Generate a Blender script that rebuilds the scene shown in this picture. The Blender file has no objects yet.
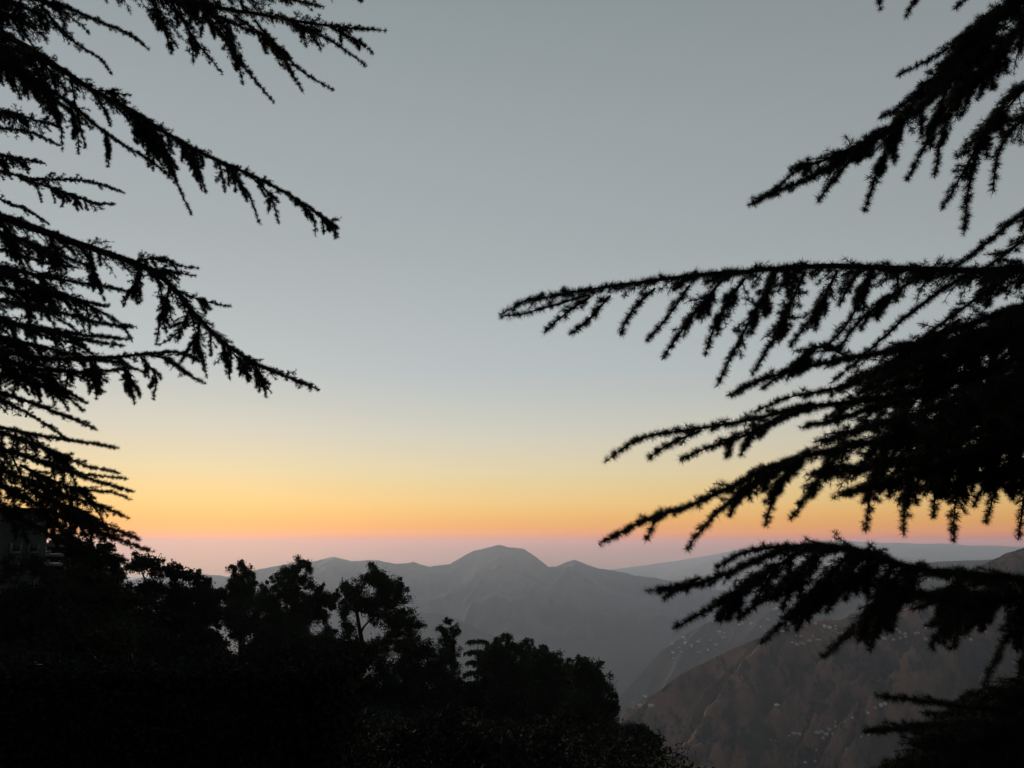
import bpy, math, random
import numpy as np
from mathutils import Vector
from mathutils.bvhtree import BVHTree

random.seed(7)
rng = np.random.default_rng(11)
scene = bpy.context.scene
col = scene.collection
W, H, F = 1024.0, 768.0, 773.0
EYE_ROW = 548.0
P = math.atan((EYE_ROW - H / 2) / F)

# ------------------------------------------------------------------ camera
cd = bpy.data.cameras.new('camera')
cd.sensor_width = 36.0
cd.lens = 36.0 * F / W
cd.clip_start = 0.05
cd.clip_end = 200000.0
cam = bpy.data.objects.new('camera', cd)
cam.location = (0, 0, 0)
cam.rotation_euler = (math.pi / 2 + P, 0, 0)
col.objects.link(cam)
scene.camera = cam


def ray(px, py):
    u = (px - W / 2) / F
    v = (H / 2 - py) / F
    return np.array([u, math.cos(P) - v * math.sin(P), math.sin(P) + v * math.cos(P)])


def at_depth(px, py, d):
    return ray(px, py) * d


def at_forward(px, py, Y):
    r = ray(px, py)
    return r * (Y / r[1])


# ------------------------------------------------------------------ render settings
scene.view_settings.view_transform = 'Standard'
scene.view_settings.look = 'None'
scene.view_settings.gamma = 1.0
scene.view_settings.exposure = 0.0
scene.view_settings.use_curve_mapping = False
cy = scene.cycles
cy.use_denoising = True
cy.denoiser = 'OPENIMAGEDENOISE'
cy.max_bounces = 5
cy.diffuse_bounces = 2
cy.glossy_bounces = 1
cy.transmission_bounces = 1
cy.transparent_max_bounces = 4
cy.volume_bounces = 4
cy.use_adaptive_sampling = False
cy.sample_clamp_indirect = 4.0


def lin(r, g, b):
    def f(c):
        c /= 255.0
        return c / 12.92 if c <= 0.04045 else ((c + 0.055) / 1.055) ** 2.4
    return (f(r), f(g), f(b), 1.0)


# ------------------------------------------------------------------ sky (dusk: the sun has just gone down to the left)
SUN_AZ = math.radians(-22)
SUN_EL = math.radians(2.2)
world = bpy.data.worlds.new('World')
scene.world = world
world.use_nodes = True
nt = world.node_tree
nt.nodes.clear()
N = nt.nodes.new
L = nt.links.new
out = N('ShaderNodeOutputWorld')
tc = N('ShaderNodeTexCoord')
sep = N('ShaderNodeSeparateXYZ')
L(tc.outputs['Generated'], sep.inputs[0])
mapr = N('ShaderNodeMapRange')
Z0, Z1 = -0.06, 1.0
mapr.inputs['From Min'].default_value = Z0
mapr.inputs['From Max'].default_value = Z1
L(sep.outputs['Z'], mapr.inputs['Value'])
ramp = N('ShaderNodeValToRGB')
L(mapr.outputs[0], ramp.inputs[0])


def zrow(py):
    r = ray(512, py)
    return r[2] / np.linalg.norm(r)


SKY_SCALE = 1.0
# (elevation as a sine, linear colour)
stops = [(-0.06, (0.02, 0.026, 0.033)),
         (-0.02, (0.2106, 0.0024, 0.0024)),
         (0.0, (0.3511, 0.004, 0.004)),
         (0.0086, (0.6338, 0.004, 0.004)),
         (0.0173, (0.8271, 0.2055, 0.004)),
         (0.026, (0.789, 0.2778, 0.004)),
         (0.0422, (0.7746, 0.3886, 0.0746)),
         (0.0572, (0.753, 0.4652, 0.1464)),
         (0.0761, (0.7005, 0.4994, 0.2201)),
         (0.095, (0.6559, 0.5263, 0.3052)),
         (0.1204, (0.5981, 0.5189, 0.3721)),
         (0.1457, (0.5371, 0.5077, 0.4226)),
         (0.1862, (0.4591, 0.466, 0.4363)),
         (0.2215, (0.4105, 0.4391, 0.4424)),
         (0.2982, (0.3727, 0.4025, 0.4055)),
         (0.3696, (0.3391, 0.3669, 0.3729)),
         (0.4981, (0.3006, 0.3313, 0.3408)),
         (0.6085, (0.2567, 0.2897, 0.2932)),
         (0.8, (0.16, 0.195, 0.23)),
         (1.0, (0.118, 0.15, 0.195))]
el = ramp.color_ramp.elements
while len(el) > 1:
    el.remove(el[-1])
for i, (z, c) in enumerate(stops):
    p = (z - Z0) / (Z1 - Z0)
    e = el[0] if i == 0 else el.new(p)
    e.position = p
    e.color = (*c, 1)
# the west (where the sun went down) is brighter, the east behind the viewer darker
dot = N('ShaderNodeVectorMath'); dot.operation = 'DOT_PRODUCT'
L(tc.outputs['Generated'], dot.inputs[0])
dot.inputs[1].default_value = (math.sin(SUN_AZ), math.cos(SUN_AZ), 0.0)
azr = N('ShaderNodeMapRange')
azr.interpolation_type = 'LINEAR'
azr.inputs['From Min'].default_value = -0.6
azr.inputs['From Max'].default_value = 1.0
azr.inputs['To Min'].default_value = 0.42
azr.inputs['To Max'].default_value = 1.13
L(dot.outputs['Value'], azr.inputs['Value'])
mul = N('ShaderNodeVectorMath'); mul.operation = 'SCALE'
L(ramp.outputs[0], mul.inputs[0])
L(azr.outputs[0], mul.inputs['Scale'])
bg1 = N('ShaderNodeBackground')
bg1.inputs['Strength'].default_value = SKY_SCALE
L(mul.outputs[0], bg1.inputs['Color'])
skyt = N('ShaderNodeTexSky')
skyt.sky_type = 'NISHITA'
skyt.sun_disc = False
skyt.sun_elevation = SUN_EL
skyt.sun_rotation = SUN_AZ
skyt.altitude = 2100
bg2 = N('ShaderNodeBackground')
bg2.inputs['Strength'].default_value = 0.02
L(skyt.outputs[0], bg2.inputs['Color'])
add = N('ShaderNodeAddShader')
L(bg1.outputs[0], add.inputs[0])
L(bg2.outputs[0], add.inputs[1])
L(add.outputs[0], out.inputs['Surface'])

# sun lamp kept above the horizon after sunset, raised to brighten the haze
sd = bpy.data.lights.new('sun', 'SUN')
sd.energy = 4.9
sd.angle = math.radians(12)
sd.color = (1.0, 0.77, 0.55)
sun = bpy.data.objects.new('sun', sd)
sv = Vector((math.sin(SUN_AZ) * math.cos(SUN_EL), math.cos(SUN_AZ) * math.cos(SUN_EL), math.sin(SUN_EL)))
sun.rotation_euler = sv.to_track_quat('Z', 'Y').to_euler()
col.objects.link(sun)


# ------------------------------------------------------------------ materials
def material(name, base, dark=None, scale=5.0, rough=0.85, detail=6.0, bump=0.0, contrast=(0.35, 0.65), third=None, scale3=1.0, stretch=None):
    m = bpy.data.materials.new(name)
    m.use_nodes = True
    t = m.node_tree
    b = t.nodes['Principled BSDF']
    b.inputs['Roughness'].default_value = rough
    b.inputs['Specular IOR Level'].default_value = 0.12
    if dark is None:
        b.inputs['Base Color'].default_value = (*base, 1)
        return m
    co = t.nodes.new('ShaderNodeTexCoord')
    no = t.nodes.new('ShaderNodeTexNoise')
    no.inputs['Scale'].default_value = scale
    no.inputs['Detail'].default_value = detail
    src_co = co.outputs['Object']
    if stretch:
        mp = t.nodes.new('ShaderNodeMapping')
        mp.inputs['Rotation'].default_value = stretch[0]
        mp.inputs['Scale'].default_value = stretch[1]
        t.links.new(src_co, mp.inputs['Vector'])
        src_co = mp.outputs[0]
    t.links.new(src_co, no.inputs['Vector'])
    r = t.nodes.new('ShaderNodeValToRGB')
    r.color_ramp.elements[0].position = contrast[0]
    r.color_ramp.elements[1].position = contrast[1]
    r.color_ramp.elements[0].color = (*dark, 1)
    r.color_ramp.elements[1].color = (*base, 1)
    t.links.new(no.outputs['Fac'], r.inputs[0])
    src = r.outputs[0]
    if third:
        n3 = t.nodes.new('ShaderNodeTexNoise')
        n3.inputs['Scale'].default_value = scale3
        n3.inputs['Detail'].default_value = 8
        n3.inputs['Roughness'].default_value = 0.65
        t.links.new(src_co, n3.inputs['Vector'])
        r3 = t.nodes.new('ShaderNodeValToRGB')
        r3.color_ramp.elements[0].position = 0.5
        r3.color_ramp.elements[1].position = 0.58
        t.links.new(n3.outputs['Fac'], r3.inputs[0])
        mx = t.nodes.new('ShaderNodeMix')
        mx.data_type = 'RGBA'
        t.links.new(r3.outputs[0], mx.inputs['Factor'])
        t.links.new(src, mx.inputs['A'])
        mx.inputs['B'].default_value = (*third, 1)
        src = mx.outputs['Result']
    t.links.new(src, b.inputs['Base Color'])
    if bump:
        bu = t.nodes.new('ShaderNodeBump')
        bu.inputs['Strength'].default_value = bump
        bu.inputs['Distance'].default_value = 0.02
        t.links.new(no.outputs['Fac'], bu.inputs['Height'])
        t.links.new(bu.outputs[0], b.inputs['Normal'])
    return m


M_BARK = material('cedar_bark', (0.05, 0.038, 0.03), (0.018, 0.014, 0.012), 9.0, bump=0.5)
M_NEEDLE = material('cedar_needles', (0.022, 0.034, 0.022), (0.012, 0.020, 0.014), 2.5)
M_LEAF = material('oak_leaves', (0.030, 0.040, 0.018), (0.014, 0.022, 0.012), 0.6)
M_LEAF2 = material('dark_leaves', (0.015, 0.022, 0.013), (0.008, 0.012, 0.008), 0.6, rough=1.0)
M_GROUND = material('hill_soil_and_scrub', (0.024, 0.024, 0.016), (0.010, 0.013, 0.008), 0.25, detail=9)
M_HILL = material('dry_grass_hillside', (0.21, 0.115, 0.080), (0.036, 0.030, 0.025), 0.012, detail=8,
                  contrast=(0.40, 0.58), third=(0.020, 0.025, 0.021), scale3=0.021, stretch=((0, 0, math.radians(38)), (1.0, 0.35, 1.0)))
M_HILL2 = material('scrub_hillside', (0.075, 0.060, 0.050), (0.030, 0.036, 0.030), 0.005, detail=9, contrast=(0.42, 0.58))
M_MOUNT = material('forested_mountain', (0.075, 0.070, 0.058), (0.020, 0.026, 0.024), 0.0025, detail=9)
M_WALL = material('house_render', (0.80, 0.79, 0.76), (0.62, 0.60, 0.57), 0.4)
M_WALL2 = material('house_render_warm', (0.52, 0.40, 0.33), (0.42, 0.33, 0.28), 0.4)
M_ROOF = material('tin_roof', (0.30, 0.30, 0.31), (0.20, 0.17, 0.16), 0.5, rough=0.5)
M_ROOF2 = material('red_tin_roof', (0.22, 0.08, 0.06), (0.14, 0.06, 0.05), 0.5, rough=0.6)
M_GLASS = material('window_glass', (0.03, 0.035, 0.04), rough=0.1)
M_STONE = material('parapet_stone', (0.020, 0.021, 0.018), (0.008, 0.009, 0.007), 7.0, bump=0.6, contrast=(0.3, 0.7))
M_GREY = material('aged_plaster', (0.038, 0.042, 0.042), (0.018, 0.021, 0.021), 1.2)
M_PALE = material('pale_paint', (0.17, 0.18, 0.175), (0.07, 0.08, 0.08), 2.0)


# ------------------------------------------------------------------ helpers
def link_mesh(name, verts, faces, mat, parent=None, smooth=False):
    verts = np.ascontiguousarray(verts, dtype=np.float32)
    faces = np.ascontiguousarray(faces, dtype=np.int32)
    me = bpy.data.meshes.new(name)
    k = faces.shape[1]
    n = faces.shape[0]
    me.vertices.add(len(verts))
    me.vertices.foreach_set('co', verts.ravel())
    me.loops.add(n * k)
    me.loops.foreach_set('vertex_index', faces.ravel())
    me.polygons.add(n)
    me.polygons.foreach_set('loop_start', np.arange(0, n * k, k, dtype=np.int32))
    if smooth:
        me.polygons.foreach_set('use_smooth', np.ones(n, dtype=bool))
    me.update(calc_edges=True)
    me.validate()
    me.materials.append(mat)
    o = bpy.data.objects.new(name, me)
    col.objects.link(o)
    if parent is not None:
        o.parent = parent
        o.matrix_parent_inverse.identity()
    return o


def tag(o, label=None, cat=None, group=None, kind=None):
    if label: o['label'] = label
    if cat: o['category'] = cat
    if group: o['group'] = group
    if kind: o['kind'] = kind
    return o


def thing(name, loc, label, cat, group=None):
    o = bpy.data.objects.new(name, None)
    o.empty_display_size = 0.3
    o.location = tuple(float(c) for c in loc)
    col.objects.link(o)
    return tag(o, label, cat, group)


class Buf:
    """collects shapes into one mesh (quads; triangles repeat nothing, kept apart)"""
    def __init__(self):
        self.v, self.f, self.n = [], [], 0

    def add(self, v, f):
        v = np.asarray(v, float); f = np.asarray(f, int)
        self.v.append(v); self.f.append(f + self.n); self.n += len(v)

    def build(self, name, mat, parent=None, origin=(0, 0, 0), smooth=False):
        v = np.concatenate(self.v) - np.asarray(origin, float)
        return link_mesh(name, v, np.concatenate(self.f), mat, parent, smooth)


BOXF = np.array([[0, 1, 3, 2], [4, 6, 7, 5], [0, 4, 5, 1], [2, 3, 7, 6], [0, 2, 6, 4], [1, 5, 7, 3]])


def box(b, lo, hi):
    v = [[(lo, hi)[i][0], (lo, hi)[j][1], (lo, hi)[k][2]] for i in (0, 1) for j in (0, 1) for k in (0, 1)]
    b.add(v, BOXF)


def norm(a):
    return a / np.maximum(np.linalg.norm(a, axis=-1, keepdims=True), 1e-9)


def tubes(b, pts, rad, sides=4):
    """pts (N,K,3), rad (N,K): N tubes at once"""
    n, k, _ = pts.shape
    t = np.gradient(pts, axis=1)
    t = norm(t)
    ref = np.where(np.abs(t[:, :1, 2:3]) > 0.9, np.array([1.0, 0, 0]), np.array([0, 0, 1.0]))
    a = norm(np.cross(t, np.broadcast_to(ref, t.shape)))
    c = np.cross(t, a)
    ang = np.arange(sides) * 2 * math.pi / sides
    ring = a[:, :, None, :] * np.cos(ang)[None, None, :, None] + c[:, :, None, :] * np.sin(ang)[None, None, :, None]
    v = pts[:, :, None, :] + ring * rad[:, :, None, None]
    idx = np.arange(n * k * sides).reshape(n, k, sides)
    q = np.stack([idx[:, :-1], np.roll(idx[:, :-1], -1, 2), np.roll(idx[:, 1:], -1, 2), idx[:, 1:]], -1)
    b.add(v.reshape(-1, 3), q.reshape(-1, 4))


def smooth_line(pts, n):
    """Catmull-Rom through pts, n samples evenly spaced by length"""
    p = np.asarray(pts, float)
    if len(p) > 2:
        q = np.vstack([2 * p[0] - p[1], p, 2 * p[-1] - p[-2]])
        o = []
        for i in range(1, len(q) - 2):
            t = np.linspace(0, 1, 12, endpoint=False)[:, None]
            a, b_, c, d = q[i - 1], q[i], q[i + 1], q[i + 2]
            o.append(0.5 * ((2 * b_) + (c - a) * t + (2 * a - 5 * b_ + 4 * c - d) * t ** 2 + (-a + 3 * b_ - 3 * c + d) * t ** 3))
        o.append(p[-1:])
        p = np.vstack(o)
    s = np.r_[0, np.cumsum(np.linalg.norm(np.diff(p, axis=0), axis=1))]
    u = np.linspace(0, s[-1], n)
    return np.stack([np.interp(u, s, p[:, j]) for j in range(3)], 1), s[-1]


_perm = np.random.default_rng(3).permutation(512)
_perm = np.r_[_perm, _perm, _perm]
_grad = np.random.default_rng(4).uniform(-1, 1, 512)


def vnoise(x, y):
    xi = np.floor(x).astype(int); yi = np.floor(y).astype(int)
    fx = x - xi; fy = y - yi
    fx = fx * fx * (3 - 2 * fx); fy = fy * fy * (3 - 2 * fy)
    def g(i, j):
        return _grad[_perm[(_perm[i & 511] + j) & 511] & 511]
    a = g(xi, yi); b_ = g(xi + 1, yi); c = g(xi, yi + 1); d = g(xi + 1, yi + 1)
    return (a * (1 - fx) + b_ * fx) * (1 - fy) + (c * (1 - fx) + d * fx) * fy


def fbm(x, y, o=5, ridged=False):
    s = np.zeros_like(x, dtype=float); amp = 1.0; tot = 0
    for i in range(o):
        n = vnoise(x * 2 ** i + 17.3 * i, y * 2 ** i + 5.1 * i)
        if ridged: n = 1 - 2 * np.abs(n)
        s += n * amp; tot += amp; amp *= 0.5
    return s / tot


# ------------------------------------------------------------------ ground and hills
FLOOR = -650.0


def sp(v, w):
    """soft ramp: 0 below 0, v above"""
    return 0.5 * (v + np.sqrt(v * v + w * w)) - 0.5 * w * 0.0


def ground_z(x, y):
    x = np.asarray(x, float); y = np.asarray(y, float)
    fw = np.maximum(0, y - 4)
    z = -1.6 - 0.2 * np.minimum(fw, 300) - 0.45 * np.maximum(fw - 300, 0)
    x0 = 0.06 * np.maximum(y, 0)
    z = z - 0.78 * sp(x - x0 - 4.0, 2.0)
    z = z + 0.20 * np.minimum(sp(-(x - x0) - 4, 3.0), 70)
    z = z + 0.75 * np.minimum(np.maximum(0, -y - 6), 120)  # unseen slope behind the viewer, added to block the rear sky
    r = np.hypot(x, y)
    z = z + fbm(x / 9, y / 9, 4) * np.minimum(r * 0.02, 1.2) + fbm(x / 120, y / 120, 5) * np.minimum(r * 0.03, 40) * (r > 25)
    d = z - FLOOR
    return FLOOR + 0.5 * (d + np.sqrt(d * d + 10.0 ** 2)) + fbm(x / 700, y / 700, 4) * np.minimum(np.maximum(r - 800, 0) * 0.02, 25)


rad = np.r_[0.4, np.geomspace(1.2, 20000, 300)]
ang = np.r_[np.linspace(-180, -46, 68, endpoint=False), np.linspace(-46, 46, 330, endpoint=False), np.linspace(46, 180, 68, endpoint=False)]
ang = np.radians(ang)
A, R = np.meshgrid(ang, rad)
gx, gy = R * np.sin(A), R * np.cos(A)
gz = ground_z(gx, gy)
na, nr = len(ang), len(rad)
gi = np.arange(na * nr).reshape(nr, na)
q = np.stack([gi[:-1], gi[1:], np.roll(gi[1:], -1, 1), np.roll(gi[:-1], -1, 1)], -1).reshape(-1, 4)
ground = link_mesh('ground', np.stack([gx, gy, gz], -1).reshape(-1, 3), q, M_GROUND, smooth=True)
tag(ground, kind='structure')

hills = []


def ridge(name, crest, front, back, slope, amp, scale, skew, mat, nu=420, ns=90, crest_noise=0.0, curve=0.0):
    pts = np.array([at_forward(*c) for c in crest])
    s = np.r_[0, np.cumsum(np.linalg.norm(np.diff(pts[:, :2], axis=0), axis=1))]
    u = np.linspace(0, s[-1], nu)
    cx, cyy, cz = (np.interp(u, s, pts[:, j]) for j in range(3))
    cz = cz + fbm(u / (scale * 0.25), u * 0 + 3.7, 5) * crest_noise
    toward = -norm(np.stack([cx, cyy], -1))
    k = np.linspace(-1, 1, 2 * ns + 1)
    t = np.sign(k) * np.abs(k) ** 1.35 * np.where(k < 0, back, front)
    U, T = np.meshgrid(u, t)
    side = np.stack([toward[:, 1], -toward[:, 0]], -1)
    X = cx[None] + toward[None, :, 0] * T
    Y = cyy[None] + toward[None, :, 1] * T
    aT = np.abs(T)
    full = np.where(T >= 0, front, back)
    drop = slope * aT * (1 + curve * (aT / full - 1))
    rel = 1 - np.exp(-aT / (scale * 0.5))
    g = fbm((U + skew * T) / scale, T / (scale * 3.2) + 9.1, 5, ridged=True)
    Zz = cz[None] - drop + amp * (g - 0.55) * rel + amp * 0.12 * fbm(X / (scale * .2), Y / (scale * .2), 4) * rel
    Zz = np.maximum(Zz, FLOOR - 40)
    i = np.arange(U.size).reshape(U.shape)
    q = np.stack([i[:-1, :-1], i[:-1, 1:], i[1:, 1:], i[1:, :-1]], -1).reshape(-1, 4)
    v = np.stack([X, Y, Zz], -1).reshape(-1, 3)
    o = link_mesh(name, v, q, mat, smooth=True)
    tag(o, kind='structure')
    hills.append((name, BVHTree.FromPolygons([Vector(p) for p in v], [tuple(f) for f in q.tolist()])))
    return o


# the long blue ridge with the humped summit
ridge('mountains', [(40, 590, 9500), (120, 582, 9500), (190, 572, 9400), (228, 578, 9300), (255, 571, 9300), (290, 563, 9200),
                    (318, 560, 9200), (334, 557, 9200), (352, 561, 9200), (378, 561, 9100), (396, 565, 9100), (413, 561, 9000),
                    (430, 566, 9000), (450, 563, 9000), (462, 557, 9000), (474, 551, 9000), (488, 548, 9000), (497, 546, 9000),
                    (512, 548, 9000), (524, 549, 9000), (536, 557, 9000), (548, 566, 8900), (556, 566, 8900), (566, 562, 8900),
                    (575, 560, 8900), (586, 565, 8800), (600, 570, 8800), (625, 573, 8700), (650, 577, 8600), (690, 584, 8500),
                    (740, 594, 8300), (800, 605, 8100), (880, 620, 7900), (980, 640, 7700)],
      5200, 2500, 0.15, 420, 1300, 0.35, M_MOUNT, crest_noise=34, nu=900)
# the pale far hill above the right-hand bough
ridge('far_hills', [(430, 596, 16605), (520, 574, 16605), (600, 572, 16510), (660, 563, 16416), (700, 557, 16320), (740, 550, 16226), (775, 546.4, 16130), (800, 544.1, 16130), (822, 542.5, 16130), (845, 540.9, 16130), (862, 542.0, 16130), (880, 542.5, 16130),
                    (900, 542.5, 16035), (920, 544.1, 15941), (945, 544.1, 15941), (970, 545.2, 15845), (1024, 546.4, 15656), (1120, 545.8, 15371), (1250, 549, 15181)],
      5500, 2200, 0.10, 260, 2000, 0.2, M_MOUNT, crest_noise=24)
# lower foothill in front of the ridge
ridge('foothills', [(250, 650, 5600), (330, 640, 5400), (370, 626, 5200), (400, 619, 5100), (422, 613, 5000), (442, 614, 5000), (462, 621, 4900),
                    (480, 630, 4800), (505, 640, 4700), (540, 655, 4500), (580, 680, 4300), (610, 705, 4200)],
      2200, 1800, 0.16, 150, 800, -0.2, M_MOUNT, crest_noise=10, nu=300)
# the valley side with the far village
ridge('valley_side', [(1200, 534, 4600), (1090, 545, 4500), (1024, 557, 4400), (985, 560, 4300), (940, 562, 4300), (880, 563, 4200), (845, 570, 4100), (800, 585, 4000),
                      (760, 600, 3900), (720, 617, 3700), (690, 632, 3500), (660, 652, 3300), (635, 680, 3100), (605, 715, 2900)],
      1500, 1300, 0.22, 110, 520, -0.8, M_HILL2, crest_noise=8, nu=380)
# the brown hillside with spurs running down to the left
ridge('hillside', [(1240, 500, 2080), (1150, 516, 2008), (1060, 536, 1934), (1024, 547, 1897), (1005, 553, 1874), (985, 564, 1844), (960, 580, 1822), (930, 598, 1785),
                   (890, 610, 1748), (850, 617, 1711), (815, 624, 1674), (780, 632, 1636), (750, 641, 1599), (715, 656, 1562),
                   (680, 675, 1525), (650, 697, 1488), (620, 725, 1450), (590, 760, 1413)],
      720, 670, 0.36, 190, 215, -1.2, M_HILL, crest_noise=6, nu=900, ns=150, curve=0.15)


def drop_on_hill(px, py):
    """where the sight line through a spot meets the slopes"""
    d = Vector(ray(px, py)).normalized()
    best = None
    for name, t in hills:
        loc, n, i, dist = t.ray_cast(Vector((0, 0, 0)), d)
        if loc is not None and (best is None or dist < best[1]):
            best = (loc, dist, name)
    return best


# ------------------------------------------------------------------ cedars: boughs of drooping shoots set with needle rosettes
def grow(P0, D0, Ln, droop, steps, wob=0.12):
    """N shoots at once -> (N, steps+1, 3)"""
    n = len(P0)
    pts = np.empty((n, steps + 1, 3)); pts[:, 0] = P0
    D = norm(D0)
    ds = (Ln / steps)[:, None]
    for k in range(steps):
        D = norm(D + np.array([0, 0, -1.0]) * (droop[:, None] * ds) + rng.normal(0, wob, (n, 3)) * np.sqrt(ds / 0.1 + .02) * .6)
        pts[:, k + 1] = pts[:, k] + D * ds
    return pts


def sample_lines(pts, spacing, rad=None):
    """rosette places along (N,K,3) lines: position and tangent"""
    seg = np.diff(pts, axis=1)
    ln = np.linalg.norm(seg, axis=2)
    cnt = np.maximum(1, np.round(ln / spacing + rng.uniform(-.5, .5, ln.shape)).astype(int))
    i, k = np.nonzero(cnt)
    rep = cnt[i, k]
    i = np.repeat(i, rep); k = np.repeat(k, rep)
    t = rng.uniform(0, 1, len(i))[:, None]
    if rad is not None:
        tn = norm(seg[i, k])
        rd_ = norm(np.cross(tn, rng.normal(size=tn.shape)))
        return pts[i, k] + seg[i, k] * t + rd_ * (rad[k] * .95)[:, None], norm(tn * .4 + rd_)
    return pts[i, k] + seg[i, k] * t, norm(seg[i, k])


def rosettes(b, pos, tan, n, length, width):
    m = len(pos)
    if m == 0: return
    rd = norm(np.cross(tan, rng.normal(size=(m, 3))))
    d = norm(rng.normal(size=(m, n, 3)) * 0.62 + rd[:, None] * 0.75 + tan[:, None] * 0.35)
    ln = length * rng.uniform(0.65, 1.1, (m, n, 1)) * rng.uniform(0.75, 1.1, (m, 1, 1))
    p = norm(np.cross(d, rng.normal(size=(m, n, 3)))) * width * 0.5
    base = pos[:, None]
    v = np.stack([base - p, base + p, base + d * ln * .6 + p * .8, base + d * ln], 2).reshape(-1, 3)
    f = np.arange(len(v)).reshape(-1, 4)[:, [0, 1, 2, 3]]
    b.add(v, f)


def make_stem(wood, leaf, pts, S, r0=0.012, L2=0.2, gap=0.05, droop=2.5, bare=0.0, side=0.75, fwd=0.6, up=0.1, tip=0.14, L3=0.12, r1=0.0025, fans=0, fl=0.5, fdown=0.3, hang=0, hl=0.3, t0=0.15, t1=0.8):
    n = max(8, int(len(pts) * 5))
    line, ln = smooth_line(pts, n)
    line = line + np.cumsum(rng.normal(0, 0.0022, line.shape), 0) * min(1.0, ln)
    t = np.linspace(0, 1, n)
    tubes(wood, line[None], (r0 * (1 - t) ** 0.8 + r1)[None], 6)
    # second order
    m = max(3, int(ln * (1 - bare) / (gap * .55)))
    u = bare + (1 - bare) * (np.arange(m) + rng.uniform(0, 1, m)) / m
    u = u[u < 0.985]; m = len(u)
    fi = u * (n - 1); i0 = np.minimum(fi.astype(int), n - 2); fr = (fi - i0)[:, None]
    P0 = line[i0] * (1 - fr) + line[i0 + 1] * fr
    T = norm(line[i0 + 1] - line[i0])
    Sd = np.cross(T, np.array([0, 0, 1.0])); Sd[np.linalg.norm(Sd, axis=1) < .2] = (0, 1, 0); Sd = norm(Sd)
    sg = np.where(np.arange(m) % 2 == 0, 1.0, -1.0)[:, None]
    prof = np.minimum(1, (1 - u) ** .9 * 1.5 + tip) * np.minimum(1, u * 4 + .5) * (1 if r0 > .012 else np.minimum(1, 1.25 - u))
    Ln = L2 * prof * rng.uniform(0.3, 1.3, m)
    D0 = T * fwd + Sd * sg * side * rng.uniform(.6, 1.2, (m, 1)) + np.array([0, 0, up]) + rng.normal(0, .24, (m, 3))
    sec = grow(P0, D0, Ln, droop * rng.uniform(.6, 1.4, m), 7)
    tt = np.linspace(0, 1, 8)[None]
    tubes(wood, sec, (0.0042 * (1 - tt * .75)) * (0.5 + Ln[:, None] * 1.6) + 0.0010, 3)
    # third order
    per = np.maximum(0, (Ln / 0.034).astype(int))
    j = np.repeat(np.arange(m), per)
    ter = None
    if len(j):
        kk = rng.uniform(0.6, 6.2, len(j)); k0 = kk.astype(int); f2 = (kk - k0)[:, None]
        Q0 = sec[j, k0] * (1 - f2) + sec[j, np.minimum(k0 + 1, 7)] * f2
        TT = norm(sec[j, np.minimum(k0 + 1, 7)] - sec[j, k0])
        S2 = norm(np.cross(TT, np.array([0, 0, 1.0]) + rng.normal(0, .3, (len(j), 3)))) * np.where(rng.random(len(j)) < .5, 1, -1)[:, None]
        L3a = np.minimum(L3, Ln[j] * .55) * (1 - kk / 8.5) * rng.uniform(.5, 1.3, len(j))
        ter = grow(Q0, TT * .7 + S2 * .7, L3a, droop * rng.uniform(.5, 1.2, len(j)), 3)
        tubes(wood, ter, np.full((len(j), 4), 0.0014), 3)
    sets = [sec] + ([ter] if ter is not None else [])
    for ps in sets:
        pos, tan = sample_lines(ps, S['space'])
        rosettes(leaf, pos, tan, S['n'], S['len'], S['w'])
    kb = int(bare * (n - 1))
    rl = r0 * (1 - t) ** 0.8 + r1
    pos, tan = sample_lines(line[None, kb:], S['space'] * (.25 if r0 > .012 else .55), rl[kb:])
    rosettes(leaf, pos, tan, S['n'], S['len'] * 1.1, S['w'])
    # side branches spreading in a fan, and shoots hanging underneath
    for q in range(fans + hang):
        hg = q >= fans
        w = random.uniform(t0, t1 if r0 > .012 else .62)
        k = int(w * (n - 2))
        p0 = line[k]; tk = norm(line[k + 1] - line[k])
        sdv = np.cross(tk, np.array([0, 0, 1.0])); sdv = sdv / max(np.linalg.norm(sdv), .2)
        ll = (hl if hg else fl * (1.15 - .6 * w)) * random.uniform(.45, 1.2)
        if hg:
            d0 = tk * random.uniform(.1, .7) + sdv * random.uniform(-.35, .35) + np.array([0, 0, -.9])
        else:
            d0 = tk * random.uniform(.5, 1.0) + sdv * random.choice((-1, 1)) * random.uniform(.35, .9) + np.array([0, 0, random.uniform(-.8, .25) * fdown * 2])
        tw = grow(p0[None], d0[None], np.array([ll]), np.array([.8 if hg else 1.3]), 5, wob=.10)[0]
        make_stem(wood, leaf, tw, S, r0=.005 + .008 * ll, L2=min(.16, ll * .38), gap=gap * 1.15, droop=1.4, side=.65, L3=min(L3, .08))
    # bristling end of the leading shoot
    if r0 > .012:
        pos, tan = sample_lines(line[None, int(n * .85):], S['space'] * 1.5)
        rosettes(leaf, pos, tan, S['n'], S['len'] * .85, S['w'])


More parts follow.
